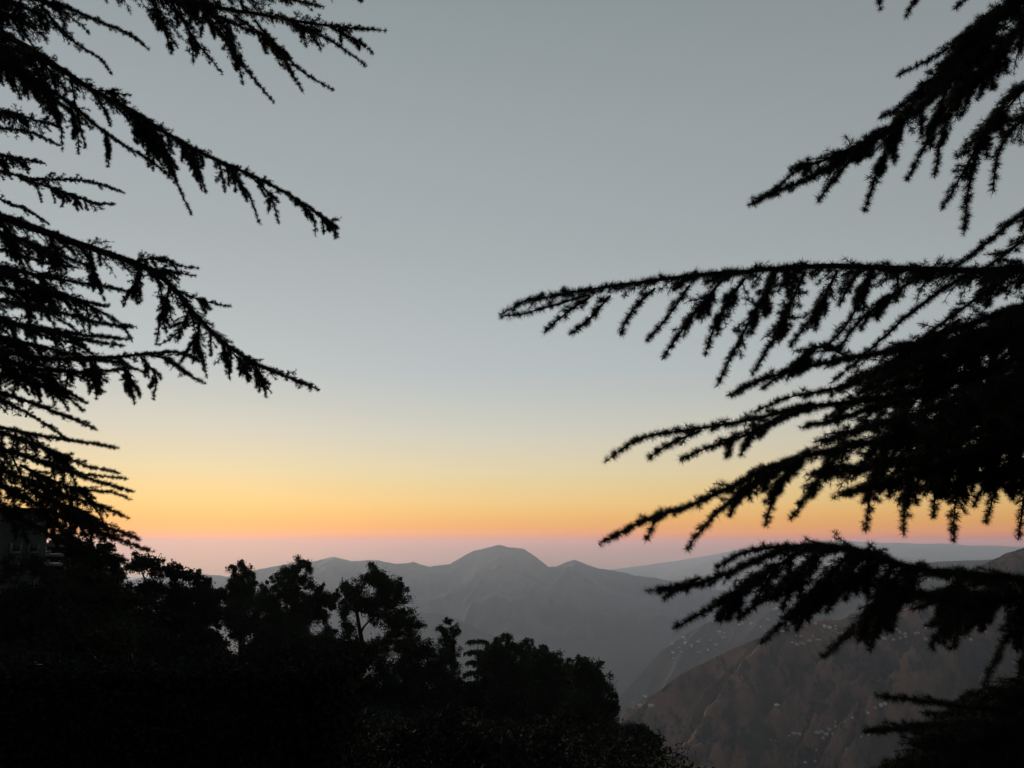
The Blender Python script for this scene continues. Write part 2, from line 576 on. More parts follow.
def bough(tree, origin, trunk_xy, stems, S, rise=0.25):
    """stems: the first is the leader; it is carried back to the trunk"""
    wood, leaf = Buf(), Buf()
    for k, st in enumerate(stems):
        px, d0, d1, kw = st
        n = len(px)
        dd = np.linspace(d0, d1, n)
        kw = dict(kw)
        if not kw.get('lead'):
            dd = dd + np.linspace(0, 1, n) * random.uniform(-.22, .22)
            px = [(p[0] + random.uniform(-1, 1) * 5 * (0 < q_ < n - 1), p[1] + random.uniform(-1, 1) * 4 * (0 < q_ < n - 1)) for q_, p in enumerate(px)]
            if 'L2' in kw: kw['L2'] *= random.uniform(.65, 1.45)
        pts = [at_depth(p[0], p[1], d) for p, d in zip(px, dd)]
        if kw.pop('lead', False):
            b0 = pts[0]
            tr = np.array([trunk_xy[0], trunk_xy[1], b0[2] - rise * 0.3])
            mid = (b0 + tr) / 2 + np.array([0, 0, 0.02])
            total0 = np.linalg.norm(np.diff(np.array(pts), axis=0), axis=1).sum()
            pts = [tr, mid] + pts
            total1 = np.linalg.norm(np.diff(np.array(pts), axis=0), axis=1).sum()
            kw['bare'] = max(kw.get('bare', 0) * total0 / total1 + (1 - total0 / total1), 0.6 * (1 - total0 / total1))
        make_stem(wood, leaf, pts, S, **kw)
    w = wood.build('bough', M_BARK, tree, origin)
    leaf.build('needles', M_NEEDLE, w, origin)
    return w


def trunk_mesh(tree, origin, x, y, z0, z1, r0, r1):
    n = 30
    zz = np.linspace(z0, z1, n)
    pts = np.stack([x + .05 * np.sin(zz * .7), y + .05 * np.cos(zz * .6), zz], 1)
    b = Buf()
    tubes(b, pts[None], np.linspace(r0, r1, n)[None] * (1 + .25 * np.exp(-(zz - z0) / .5))[None], 14)
    return b.build('trunk', M_BARK, tree, origin, smooth=True)


def ST(px, d0, d1=None, **kw):
    return (px, d0, d1 if d1 is not None else d0, kw)


NEAR = dict(space=0.026, n=12, len=0.045, w=0.0019)
MID = dict(space=0.027, n=9, len=0.037, w=0.0029)

# ---- the near cedar on the right
rx, ry = 5.3, 5.6
rz0 = float(ground_z(rx, ry)) - 0.2
r_org = (rx, ry, rz0)
cedar_r = thing('cedar_tree', r_org, 'nearest cedar, spiky black boughs reaching in from the right edge', 'tree')
trunk_mesh(cedar_r, r_org, rx, ry, rz0, 9.0, 0.34, 0.12)


def RB(stems, **k): return bough(cedar_r, r_org, (rx, ry), stems, NEAR, **k)


h = dict(fans=3, fl=.17, hang=2, hl=.12, r0=.006, L2=.13, droop=1.2, gap=.04, L3=.07, side=.6)
hs = dict(r0=.005, L2=.06, droop=1.0, gap=.04, L3=.05, side=.5)
RB([ST([(1110, -130), (1010, -70), (945, -32), (918, -6), (904, 18)], 5.3, 5.2, lead=True, fans=9, fl=.44, hang=11, hl=.26, r0=.02, L2=.12),
    ST([(985, -50), (968, -8), (955, 9)], 5.3, **hs), ST([(905, -40), (888, -8), (880, 9)], 5.3, **hs)])
RB([ST([(1085, -80), (1024, -8), (975, 42), (925, 95), (880, 138), (835, 167), (795, 187), (748, 209)], 5.2, 4.8, lead=True, fans=9, fl=.44, hang=11, hl=.26, r0=.03, L2=.30, droop=1.6, gap=.035),
    ST([(1000, 5), (950, 45), (918, 62), (897, 76)], 5.2, **h),
    ST([(980, 20), (930, 80), (900, 105), (875, 122)], 5.0, **h),
    ST([(870, 140), (825, 160), (790, 172), (765, 196)], 4.9, **h),
    ST([(905, 110), (885, 160), (864, 211)], 4.9, **h), ST([(880, 130), (845, 175), (818, 202)], 4.8, **h),
    ST([(950, 80), (925, 140), (906, 182)], 5.0, **h), ST([(960, 80), (942, 135), (934, 178)], 5.1, **h),
    ST([(1060, -20), (1000, 45), (960, 95), (930, 130)], 5.3, r0=.014, L2=.28, fans=8, fl=.42, hang=8, hl=.24, droop=1.8, gap=.035),
    ST([(1075, -60), (1010, 10), (960, 70), (915, 115)], 5.5, 4.7, r0=.014, L2=.32, fans=8, fl=.42, hang=8, hl=.24, droop=1.4, gap=.035)])
RB([ST([(1090, 55), (1024, 84), (995, 112), (976, 150), (966, 190), (962, 233)], 5.1, 4.9, lead=True, fans=9, fl=.44, hang=11, hl=.26, r0=.02, L2=.20, droop=1.8),
    ST([(990, 118), (962, 168), (939, 212)], 4.9, **h), ST([(1075, 110), (1024, 125), (1000, 152), (990, 194)], 5.0, r0=.01, L2=.14),
    ST([(1060, 95), (1020, 120), (985, 130), (955, 160)], 5.2, r0=.01, L2=.2)])
RB([ST([(1090, 185), (1024, 216), (998, 238), (968, 262), (940, 280)], 5.2, 5.0, lead=True, fans=9, fl=.44, hang=11, hl=.26, r0=.02, L2=.14),
    ST([(1040, 225), (1000, 255), (960, 285)], 5.2, r0=.01, L2=.16)])
# the long level bough
RB([ST([(1100, 270), (1024, 270), (960, 271), (900, 269), (830, 267), (760, 272), (700, 278), (640, 285), (590, 292), (555, 298), (525, 303), (502, 317)],
       5.1, 4.7, lead=True, fans=9, fl=.44, hang=11, hl=.26, r0=.028, L2=.22, droop=3.2, gap=.034, tip=.22, up=-.1),
    ST([(590, 295), (560, 306), (530, 309), (503, 316)], 4.7, r0=.004, L2=.03, gap=.05),
    ST([(590, 297), (563, 317), (545, 332)], 4.7, **hs), ST([(610, 296), (588, 320), (568, 336)], 4.75, **hs),
    ST([(655, 288), (634, 314), (620, 336)], 4.7, **hs), ST([(690, 285), (664, 320), (646, 341)], 4.75, **hs),
    ST([(722, 280), (690, 324), (662, 360)], 4.8, **h), ST([(745, 278), (724, 320), (704, 357)], 4.75, **h),
    ST([(775, 275), (746, 328), (717, 386)], 4.8, **h), ST([(805, 272), (778, 326), (753, 375)], 4.8, **h),
    ST([(838, 270), (812, 312), (789, 349)], 4.85, **h), ST([(870, 270), (848, 315), (822, 352)], 4.9, **h),
    ST([(965, 275), (915, 312), (870, 350), (832, 382)], 4.9, r0=.008, L2=.12), ST([(1010, 275), (950, 320), (905, 352), (870, 385)], 5.0, r0=.008, L2=.15),
    ST([(920, 275), (880, 308), (850, 330), (830, 362)], 4.8, **h)])
RB([ST([(1100, 295), (1024, 308), (960, 330), (900, 350), (850, 360), (800, 370), (760, 381), (723, 397)], 5.1, 4.7, lead=True, fans=9, fl=.44, hang=11, hl=.26, r0=.024, L2=.24, gap=.034),
    ST([(850, 358), (815, 350), (790, 366), (762, 390)], 4.8, **h),
    ST([(960, 320), (890, 360), (840, 385), (790, 396), (750, 412)], 4.7, r0=.01, L2=.2),
    ST([(1080, 310), (1000, 340), (930, 370), (870, 395), (825, 420)], 5.6, 5.2, r0=.014, L2=.34, fans=8, fl=.42, hang=8, hl=.24, gap=.032)])
RB([ST([(1100, 335), (1024, 358), (960, 384), (900, 398), (850, 404), (800, 410), (740, 424), (690, 432), (640, 441), (607, 463)], 5.0, 4.6, lead=True, fans=9, fl=.44, hang=11, hl=.26, r0=.024, L2=.18),
    ST([(700, 431), (670, 440), (648, 458)], 4.6, **hs), ST([(790, 412), (740, 440), (700, 452), (680, 462)], 4.7, **h),
    ST([(1080, 350), (1000, 380), (930, 405), (870, 425), (820, 440)], 4.5, 4.3, r0=.016, L2=.32, fans=8, fl=.42, hang=8, hl=.24, gap=.032),
    ST([(1080, 380), (1000, 395), (940, 420), (880, 435)], 5.6, 5.4, r0=.016, L2=.36, fans=8, fl=.42, hang=8, hl=.24, gap=.03)])
RB([ST([(1100, 385), (1024, 408), (960, 424), (900, 434), (850, 444), (800, 455), (760, 469), (720, 489), (680, 507), (640, 520), (594, 544)], 5.0, 4.5, lead=True, fans=9, fl=.44, hang=11, hl=.26, r0=.026, L2=.22, gap=.034),
    ST([(795, 462), (742, 498), (706, 524), (687, 549)], 4.6, **h), ST([(660, 512), (650, 524), (646, 541)], 4.5, r0=.003, L2=.02),
    ST([(810, 450), (778, 490), (765, 527)], 4.6, **h), ST([(840, 450), (805, 492), (790, 519)], 4.7, **h),
    ST([(890, 440), (870, 490), (865, 532)], 4.7, **h), ST([(930, 440), (910, 490), (903, 536)], 4.7, **h),
    ST([(950, 450), (938, 485), (932, 519)], 4.8, **h), ST([(985, 440), (962, 490), (954, 541)], 4.75, **h),
    ST([(1000, 440), (984, 475), (974, 509)], 4.9, **h), ST([(1030, 440), (1005, 480), (987, 524)], 4.8, **h),
    ST([(1060, 440), (1030, 490), (1018, 541)], 4.8, r0=.01, L2=.16), ST([(1050, 420), (1040, 480), (1036, 545)], 4.9, r0=.01, L2=.16),
    ST([(1080, 420), (1010, 440), (940, 460), (880, 478), (838, 492)], 4.9, 4.6, r0=.016, L2=.28, fans=8, fl=.42, hang=8, hl=.24, gap=.03),
    ST([(1080, 400), (1000, 425), (930, 450), (870, 462), (815, 475)], 5.5, 5.2, r0=.016, L2=.34, fans=8, fl=.42, hang=8, hl=.24, gap=.03),
    ST([(1080, 440), (1020, 462), (970, 480), (930, 490)], 4.7, 4.5, r0=.012, L2=.25, fans=8, fl=.42, hang=8, hl=.24, gap=.034)])
RB([ST([(1100, 275), (1010, 318), (950, 346), (900, 372), (858, 396)], 4.7, 4.5, lead=True, fans=10, fl=.42, hang=10, hl=.24, r0=.02, L2=.36, gap=.032),
    ST([(1080, 300), (1000, 326), (940, 350), (885, 372), (845, 388)], 5.6, 5.3, r0=.016, L2=.36, fans=9, fl=.42, hang=8, hl=.24, gap=.032),
    ST([(1060, 360), (985, 372), (915, 392), (850, 412), (800, 428)], 5.3, 5.0, r0=.014, L2=.3, fans=8, fl=.36, hang=7, hl=.22, gap=.034)])
# the arched bough below
hb = dict(fans=5, fl=.26, hang=4, hl=.16, r0=.008, L2=.17, droop=1.6, gap=.036, L3=.1, side=.6)
RB([ST([(1110, 582), (1024, 577), (985, 573), (940, 569), (900, 563), (862, 549), (832, 543), (800, 542), (770, 550), (735, 564), (700, 577), (670, 582), (643, 585)],
       4.6, 4.3, lead=True, fans=9, fl=.44, hang=11, hl=.26, r0=.026, L2=.22, droop=2.2, gap=.03, up=-.05),
    ST([(790, 546), (755, 553), (735, 558), (716, 568)], 4.4, **hs),
    ST([(700, 578), (680, 590), (664, 598)], 4.3, r0=.004, L2=.05),
    ST([(805, 548), (750, 586), (708, 612), (673, 630)], 4.3, **hb), ST([(850, 553), (808, 600), (762, 646)], 4.4, **hb),
    ST([(825, 548), (780, 592), (735, 620)], 4.45, **hb),
    ST([(905, 566), (862, 622), (823, 659)], 4.4, **hb), ST([(920, 568), (885, 615), (868, 651)], 4.45, **hb),
    ST([(960, 572), (942, 615), (932, 649)], 4.4, **hb), ST([(1000, 575), (968, 615), (951, 651)], 4.5, **hb),
    ST([(1040, 580), (1005, 635), (985, 682)], 4.5, **hb), ST([(1060, 590), (1028, 645), (1010, 695)], 4.45, **hb), ST([(1070, 590), (1048, 645), (1030, 700)], 4.6, **hb),
    ST([(880, 560), (835, 590), (800, 612)], 4.5, **hb), ST([(1090, 585), (1000, 590), (930, 590), (870, 585)], 4.7, 4.9, r0=.014, L2=.22, fans=8, fl=.42, hang=8, hl=.24, gap=.034)])
# the lowest boughs in the corner
RB([ST([(1120, 700), (1024, 702), (980, 703), (930, 698), (877, 692)], 4.6, 4.4, lead=True, fans=9, fl=.44, hang=11, hl=.26, r0=.024, L2=.10),
    ST([(1120, 690), (1060, 685), (1010, 690), (970, 705), (935, 715)], 4.7, 4.6, r0=.016, L2=.34, fans=8, fl=.42, hang=8, hl=.24, gap=.03)])
RB([ST([(1120, 735), (1024, 722), (980, 722), (930, 722), (862, 727)], 4.5, 4.3, lead=True, fans=9, fl=.44, hang=11, hl=.26, r0=.024, L2=.26, gap=.034),
    ST([(1110, 730), (1050, 730), (990, 735), (950, 740), (915, 748)], 4.8, 4.5, r0=.016, L2=.4, fans=8, fl=.42, hang=8, hl=.24, gap=.028)])
RB([ST([(1120, 785), (1024, 765), (980, 757), (930, 758), (870, 775), (840, 795)], 4.4, 4.2, lead=True, fans=9, fl=.44, hang=11, hl=.26, r0=.026, L2=.34, gap=.03),
    ST([(1100, 775), (1040, 745), (990, 745), (940, 755), (900, 772)], 4.6, 4.4, r0=.016, L2=.4, fans=8, fl=.42, hang=8, hl=.24, gap=.028)])

# ---- the cedar on the left
lx, ly = -7.6, 8.6
lz0 = float(ground_z(lx, ly)) - 0.2
l_org = (lx, ly, lz0)
cedar_l = thing('cedar_tree', l_org, 'tall black cedar with thick drooping boughs along the left edge', 'tree')
trunk_mesh(cedar_l, l_org, lx, ly, lz0, 12.0, 0.42, 0.14)


def LB(stems, **k): return bough(cedar_l, l_org, (lx, ly), stems, MID, **k)


g = dict(fans=6, fl=.30, hang=3, hl=.2, r0=.010, L2=.2, droop=1.4, gap=.06, L3=.12, side=.6)
gs = dict(fans=3, fl=.2, hang=2, hl=.15, r0=.007, L2=.14, droop=1.2, gap=.06, L3=.08, side=.5)
LB([ST([(-70, -90), (60, -42), (130, -16), (200, 4), (260, 15), (310, 24), (350, 29), (386, 32)], 7.7, 7.3, lead=True, fans=11, fl=.62, hang=14, hl=.34, r0=.05, L2=.36, droop=1.6, gap=.045),
    ST([(330, 27), (360, 40), (375, 55)], 7.3, **gs), ST([(275, 15), (315, 36), (345, 54), (366, 68)], 7.4, **g),
    ST([(235, 15), (275, 45), (305, 68), (333, 89)], 7.5, **g), ST([(200, 8), (230, 50), (255, 80), (276, 103)], 7.5, **g),
    ST([(255, 20), (285, 60), (304, 94)], 7.5, **gs), ST([(150, -5), (165, 25), (172, 56)], 7.6, **g), ST([(170, 0), (200, 35), (224, 75)], 7.6, **g),
    ST([(225, 15), (237, 52), (243, 86)], 7.6, **gs),
    ST([(0, -70), (120, -30), (200, -8), (280, -3), (325, 6)], 7.9, 7.6, r0=.03, L2=.36, fans=8, fl=.5, hang=9, hl=.3, droop=1.4, gap=.045),
    ST([(60, -50), (150, -18), (215, 12), (270, 40)], 7.2, 7.0, r0=.02, L2=.3, fans=8, fl=.5, hang=9, hl=.3, gap=.05),
    ST([(120, -60), (210, -30), (290, -15), (345, -8), (362, 3)], 8.0, 7.8, r0=.02, L2=.22, fans=8, fl=.5, hang=9, hl=.3, gap=.05)])
LB([ST([(-70, -40), (0, -12), (60, 4), (100, 20), (130, 33), (148, 47)], 8.2, 8.0, lead=True, fans=11, fl=.62, hang=14, hl=.34, r0=.03, L2=.26, gap=.05),
    ST([(40, 5), (75, 38), (97, 58), (112, 74)], 8.4, r0=.012, L2=.18, gap=.05), ST([(-40, -20), (10, 5), (45, 20), (70, 40)], 8.4, r0=.014, L2=.3, fans=8, fl=.5, hang=9, hl=.3, gap=.05),
    ST([(-40, 0), (0, 10), (25, 22), (45, 38)], 8.1, r0=.014, L2=.28, fans=8, fl=.5, hang=9, hl=.3, gap=.05)])
LB([ST([(-70, -10), (0, 33), (30, 47), (60, 66), (100, 92), (130, 108), (165, 130), (200, 150), (240, 168), (275, 185), (300, 200), (325, 217), (340, 236)],
       8.0, 7.6, lead=True, fans=11, fl=.62, hang=14, hl=.34, r0=.045, L2=.22, bare=.27, t0=.3, t1=.9, droop=2.4, gap=.04),
    ST([(100, 90), (115, 92), (131, 96)], 7.9, **gs),
    ST([(140, 115), (165, 150), (180, 185), (191, 215)], 7.8, **g), ST([(180, 140), (190, 170), (207, 195)], 7.8, **g),
    ST([(225, 165), (245, 195), (260, 223)], 7.7, **gs), ST([(250, 175), (268, 200), (281, 225)], 7.7, **gs),
    ST([(290, 195), (308, 215), (316, 235)], 7.6, **gs), ST([(315, 212), (330, 225), (335, 239)], 7.6, **gs),
    ST([(120, 105), (150, 135), (168, 160), (178, 185)], 7.9, r0=.012, L2=.2, fans=8, fl=.5, hang=9, hl=.3), ST([(-20, 20), (15, 45), (45, 70), (65, 95)], 8.2, r0=.02, L2=.3, fans=8, fl=.5, hang=9, hl=.3, gap=.05),
    ST([(-40, 15), (0, 50), (20, 65), (40, 75)], 7.8, r0=.02, L2=.34, fans=8, fl=.5, hang=9, hl=.3, gap=.045)])
LB([ST([(-70, 25), (0, 60), (40, 82), (70, 102), (95, 124), (125, 145), (150, 160), (172, 178)], 8.1, 7.9, lead=True, fans=11, fl=.62, hang=14, hl=.34, r0=.03, L2=.2, gap=.05),
    ST([(70, 105), (80, 130), (78, 155)], 8.0, **gs), ST([(105, 130), (110, 150), (108, 168)], 8.0, **gs),
    ST([(20, 75), (45, 95), (55, 120), (62, 150)], 8.2, **g), ST([(50, 85), (55, 110), (40, 125)], 8.2, **gs),
    ST([(-20, 55), (20, 75), (60, 105), (85, 125)], 8.3, r0=.015, L2=.26, fans=8, fl=.5, hang=9, hl=.3)])
LB([ST([(-70, 195), (0, 217), (40, 231), (80, 245), (120, 259), (150, 270), (175, 290), (195, 314), (215, 335), (240, 355), (270, 371), (300, 382), (320, 391)],
       7.9, 7.5, lead=True, fans=11, fl=.62, hang=14, hl=.34, r0=.055, L2=.28, tip=.36, t1=.93, droop=2.6, gap=.04, r1=.006),
    ST([(135, 262), (155, 258), (178, 262), (199, 269)], 7.7, **gs), ST([(150, 268), (170, 272), (196, 276)], 7.8, **gs),
    ST([(180, 292), (205, 297), (232, 307)], 7.6, **gs), ST([(170, 285), (160, 310), (157, 345)], 7.7, **g), ST([(190, 310), (180, 335), (160, 345)], 7.6, **gs),
    ST([(200, 320), (200, 345), (207, 378)], 7.6, **g), ST([(222, 342), (225, 365), (229, 380)], 7.6, **gs),
    ST([(250, 362), (262, 378), (272, 394)], 7.5, **gs), ST([(235, 355), (242, 370), (248, 383)], 7.5, **gs),
    ST([(140, 268), (135, 290), (140, 305)], 7.8, **g), ST([(90, 250), (95, 275), (105, 300)], 7.9, **g), ST([(50, 235), (60, 262), (62, 290)], 8.0, **g), ST([(0, 220), (15, 245), (25, 275)], 8.0, **g)])
LB([ST([(-70, 250), (0, 266), (50, 277), (100, 285), (135, 292)], 8.3, 8.1, lead=True, fans=11, fl=.62, hang=14, hl=.34, r0=.035, L2=.30, gap=.05),
    ST([(-30, 262), (30, 285), (80, 298), (110, 306)], 8.0, r0=.02, L2=.34, fans=8, fl=.5, hang=9, hl=.3, gap=.045)])
LB([ST([(-70, 285), (0, 300), (60, 312), (100, 322), (137, 326)], 7.7, 7.5, lead=True, fans=11, fl=.62, hang=14, hl=.34, r0=.035, L2=.34, gap=.042),
    ST([(-40, 305), (30, 325), (80, 338), (125, 345)], 7.9, 7.8, r0=.02, L2=.34, fans=8, fl=.5, hang=9, hl=.3, gap=.045),
    ST([(-40, 280), (20, 292), (70, 300), (115, 320), (132, 342)], 8.0, r0=.016, L2=.24, fans=8, fl=.5, hang=9, hl=.3, gap=.05)])
LB([ST([(-70, 330), (0, 350), (50, 358), (100, 358), (150, 353), (180, 352), (206, 364)], 7.6, 7.3, lead=True, fans=11, fl=.62, hang=14, hl=.34, r0=.04, L2=.24, gap=.042),
    ST([(150, 355), (170, 362), (188, 376), (206, 384)], 7.3, r0=.008, L2=.14, fans=4, fl=.18), ST([(120, 358), (132, 380), (135, 404)], 7.4, **g), ST([(140, 357), (150, 378), (153, 400)], 7.4, **gs),
    ST([(90, 360), (98, 375), (97, 395)], 7.5, **g), ST([(-40, 345), (30, 372), (80, 375), (130, 368)], 7.8, r0=.02, L2=.28, fans=8, fl=.5, hang=9, hl=.3, gap=.045)])
LB([ST([(-70, 370), (0, 392), (45, 408), (78, 420), (97, 429)], 7.9, 7.7, lead=True, fans=11, fl=.62, hang=14, hl=.34, r0=.035, L2=.30, gap=.045),
    ST([(-40, 370), (20, 380), (60, 395), (85, 412)], 8.1, r0=.02, L2=.26, fans=8, fl=.5, hang=9, hl=.3, gap=.045)])
LB([ST([(-70, 410), (0, 428), (40, 437), (80, 443), (117, 450)], 7.6, 7.4, lead=True, fans=11, fl=.62, hang=14, hl=.34, r0=.03, L2=.14, gap=.045),
    ST([(-40, 420), (20, 440), (60, 458), (90, 466), (120, 472)], 7.8, r0=.016, L2=.2, fans=8, fl=.5, hang=9, hl=.3)])
LB([ST([(-70, 425), (0, 447), (50, 463), (100, 481), (133, 491)], 7.5, 7.3, lead=True, fans=11, fl=.62, hang=14, hl=.34, r0=.035, L2=.22, gap=.042),
    ST([(10, 450), (60, 468), (100, 474), (130, 481)], 7.7, r0=.012, L2=.16), ST([(20, 465), (70, 485), (110, 496), (132, 500)], 7.4, r0=.012, L2=.2, fans=8, fl=.5, hang=9, hl=.3)])
LB([ST([(-70, 445), (0, 470), (60, 495), (105, 508), (131, 520)], 7.6, 7.4, lead=True, fans=11, fl=.62, hang=14, hl=.34, r0=.035, L2=.28, gap=.042),
    ST([(30, 490), (75, 512), (110, 525), (140, 538)], 7.3, r0=.014, L2=.22, fans=8, fl=.5, hang=9, hl=.3, gap=.045)])
LB([ST([(-70, 455), (0, 485), (55, 515), (105, 535), (152, 552)], 7.7, 7.5, lead=True, fans=11, fl=.62, hang=14, hl=.34, r0=.035, L2=.26, gap=.042),
    ST([(40, 510), (80, 540), (110, 558), (140, 572)], 7.9, r0=.014, L2=.26, fans=8, fl=.5, hang=9, hl=.3, gap=.045)])

LB([ST([(-70, 470), (-10, 500), (30, 525), (65, 545), (100, 562)], 7.9, 7.7, lead=True, fans=10, fl=.55, hang=14, hl=.32, r0=.03, L2=.26, gap=.042)])

LB([ST([(-70, 290), (0, 318), (50, 330), (95, 336), (128, 340)], 7.1, 6.9, lead=True, fans=10, fl=.45, hang=12, hl=.3, r0=.03, L2=.3, gap=.04),
    ST([(-30, 330), (30, 345), (75, 352), (110, 362)], 8.4, r0=.02, L2=.32, fans=8, fl=.5, hang=8, hl=.3, gap=.04)])
LB([ST([(-70, 320), (-10, 350), (40, 375), (70, 392), (88, 404)], 8.5, 8.3, lead=True, fans=10, fl=.5, hang=12, hl=.3, r0=.03, L2=.32, gap=.04),
    ST([(-40, 225), (10, 240), (55, 255), (95, 270)], 8.5, r0=.02, L2=.3, fans=8, fl=.45, hang=10, hl=.3, gap=.04)])

# ---- a paler cedar farther back on the left
fx, fy = -16.5, 17.0
fz0 = float(ground_z(fx, fy)) - 0.2
f_org = (fx, fy, fz0)
cedar_f = thing('cedar_tree', f_org, 'farther cedar with thin grey sprays behind the tall left one', 'tree')
trunk_mesh(cedar_f, f_org, fx, fy, fz0, 16.0, 0.40, 0.15)
FARS = dict(space=0.035, n=8, len=0.05, w=0.0055)


def FB(stems): return bough(cedar_f, f_org, (fx, fy), stems, FARS)


FB([ST([(-70, 118), (0, 128), (30, 132), (60, 146)], 14.5, 14, lead=True, fans=10, fl=.8, hang=14, hl=.4, r0=.05, L2=.5, gap=.09, L3=.2), ST([(-30, 110), (10, 116), (35, 122), (62, 128)], 14.6, r0=.02, fans=6, fl=.6, hang=8, hl=.35, L2=.35, gap=.09, L3=.2)])
FB([ST([(-70, 160), (0, 171), (40, 180), (90, 181), (128, 194)], 14, 13.5, lead=True, fans=10, fl=.8, hang=14, hl=.4, r0=.05, L2=.38, gap=.08, L3=.2), ST([(20, 178), (60, 190), (95, 200), (115, 204)], 14.2, r0=.02, fans=6, fl=.6, hang=8, hl=.35, L2=.3, gap=.09, L3=.2),
    ST([(-20, 150), (10, 155), (42, 162)], 14.4, r0=.02, fans=6, fl=.6, hang=8, hl=.35, L2=.35, gap=.08, L3=.2)])
FB([ST([(-70, 185), (0, 200), (30, 212), (50, 225)], 14, 13.8, lead=True, fans=10, fl=.8, hang=14, hl=.4, r0=.05, L2=.4, gap=.08, L3=.2)])
FB([ST([(-70, 240), (0, 250), (40, 262), (80, 268)], 14, 13.8, lead=True, fans=10, fl=.8, hang=14, hl=.4, r0=.05, L2=.4, gap=.08, L3=.2)])
FB([ST([(-70, 300), (0, 318), (40, 335), (85, 345)], 14, 13.8, lead=True, fans=10, fl=.8, hang=14, hl=.4, r0=.05, L2=.5, gap=.07, L3=.2)])
FB([ST([(-70, 380), (0, 400), (40, 420), (70, 440)], 14, 13.8, lead=True, fans=10, fl=.8, hang=14, hl=.4, r0=.05, L2=.5, gap=.07, L3=.2)])


# ------------------------------------------------------------------ broadleaf and conifer trees on the slope below
def leaf_cards(b, pos, size, flat=0.0):
    n = len(pos)
    a = norm(rng.normal(size=(n, 3)) * np.array([1, 1, 1 - flat * .8]))
    c = norm(np.cross(a, rng.normal(size=(n, 3))))
    sz = size * rng.uniform(.6, 1.3, (n, 1))
    v = np.stack([pos - a * sz, pos - c * sz * .45, pos + a * sz, pos + c * sz * .45], 1).reshape(-1, 3)
    b.add(v, np.arange(len(v)).reshape(-1, 4))


def tree_from_lobes(name, label, lobes, base, leaf=0.10, dens=420, mat=None, cat='tree', group=None, spread=0.8, trunk_r=None):
    """lobes: (x, y, z, r) leaf clumps in the world; base: foot of the trunk"""
    lobes = np.asarray(lobes, float)
    base = np.asarray(base, float)
    t = thing(name, base, label, cat, group)
    wood = Buf()
    c = lobes[:, :3]
    top = c[np.argmax(c[:, 2])]
    hgt = top[2] - base[2]
    tr = trunk_r or 0.028 * hgt
    cen = c.mean(0)
    fork = base + (np.array([cen[0], cen[1], base[2]]) - base) * .6
    fork[2] = min(base[2] + hgt * .45, c[:, 2].min() + hgt * .1)
    fork[2] = max(fork[2], base[2] + .2 * hgt)
    line, _ = smooth_line([base - [0, 0, .4], (base + fork) / 2 + rng.normal(0, .1, 3) * hgt * .04, fork, fork * .35 + top * .65 + rng.normal(0, .05, 3) * hgt, top], 16)
    s = np.linspace(0, 1, 16)
    tubes(wood, line[None], (tr * (1 - s) ** .8 + .01)[None], 8)
    nodes = [line[k] for k in range(4, 15)]
    nrad = [tr * (1 - s[k]) ** .8 + .01 for k in range(4, 15)]
    order = np.argsort(np.linalg.norm((c - fork) * [1, 1, .8], axis=1))
    for i in order:
        d = np.array([np.linalg.norm(c[i] - q_) + .55 * max(0, q_[2] - c[i][2]) + .25 * np.linalg.norm(q_ - fork) for q_ in nodes])
        k = int(np.argmin(d))
        a = nodes[k]
        ll = np.linalg.norm(c[i] - a)
        m1 = a * .65 + c[i] * .35 + rng.normal(0, .13, 3) * ll
        m2 = a * .3 + c[i] * .7 + rng.normal(0, .13, 3) * ll
        l2, _ = smooth_line([a, m1, m2, c[i]], 10)
        ra = min(nrad[k] * .62, tr * .45)
        tubes(wood, l2[None], (np.linspace(ra, ra * .55, 10))[None], 5)
        for f_ in (5, 9):
            nodes.append(l2[f_]); nrad.append(max(ra * (.8 if f_ == 5 else .55), .012))
    wood.build('trunk', M_BARK, t, base)
    leafb = Buf()
    for (x, y, z, r) in lobes:
        n = int(dens * max(r, .25) ** 2)
        # sub-clumps inside each lobe give an uneven edge
        ns = max(9, int(20 * max(r, .4)))
        sc = norm(rng.normal(size=(ns, 3))) * (rng.uniform(.2, 1.25, (ns, 1)) * r)
        sc[:, 2] *= spread
        sr = rng.uniform(.14, .46, ns) * r
        w = rng.integers(0, ns, n)
        pos = np.array([x, y, z]) + sc[w] + rng.normal(size=(n, 3)) * sr[w][:, None] * .64
        leaf_cards(leafb, pos, leaf)
    leafb.build('crown', mat or M_LEAF, t, base)
    return t


def px_tree(label, Y, lobes, basepx, leaf=0.075, dens=4000, mat=None, group=None, name='oak_tree', dj=1.0, fill=12):
    out_ = []
    for (px, py, r) in lobes:
        p = at_forward(px, py, Y + random.uniform(-1, 1) * dj)
        out_.append((*p, 1.02 * r / F * Y))
        a_ = random.uniform(0, 6.28); k_ = random.uniform(.5, 1.0) * r
        p = at_forward(px + math.cos(a_) * k_, py + abs(math.sin(a_)) * k_ * 1.1, Y + random.uniform(-1, 1) * dj * 1.6)
        out_.append((*p, random.uniform(.7, 1.0) * r / F * Y))
    xs = [l_[0] for l_ in lobes]; ys = [l_[1] for l_ in lobes]
    ym = sum(ys) / len(ys); rm = sum(l_[2] for l_ in lobes) / len(lobes)
    for _ in range(fill):
        px = random.uniform(min(xs) + rm * .4, max(xs) - rm * .4); py = random.uniform(ym, max(ys) + 3.0 * rm)
        p = at_forward(px, py, Y + random.uniform(-1.5, 1.5) * dj)
        out_.append((*p, rm * random.uniform(.9, 1.4) / F * Y))
    bp = at_forward(basepx, 700, Y)
    gz_ = float(ground_z(bp[0], bp[1]))
    words = label.split()
    if 'bush' in words or 'shrub' in words:
        name = 'shrub'
    return tree_from_lobes(name, label, out_, (bp[0], bp[1], gz_), leaf, dens, mat, cat='shrub' if name == 'shrub' else 'tree', group=group)


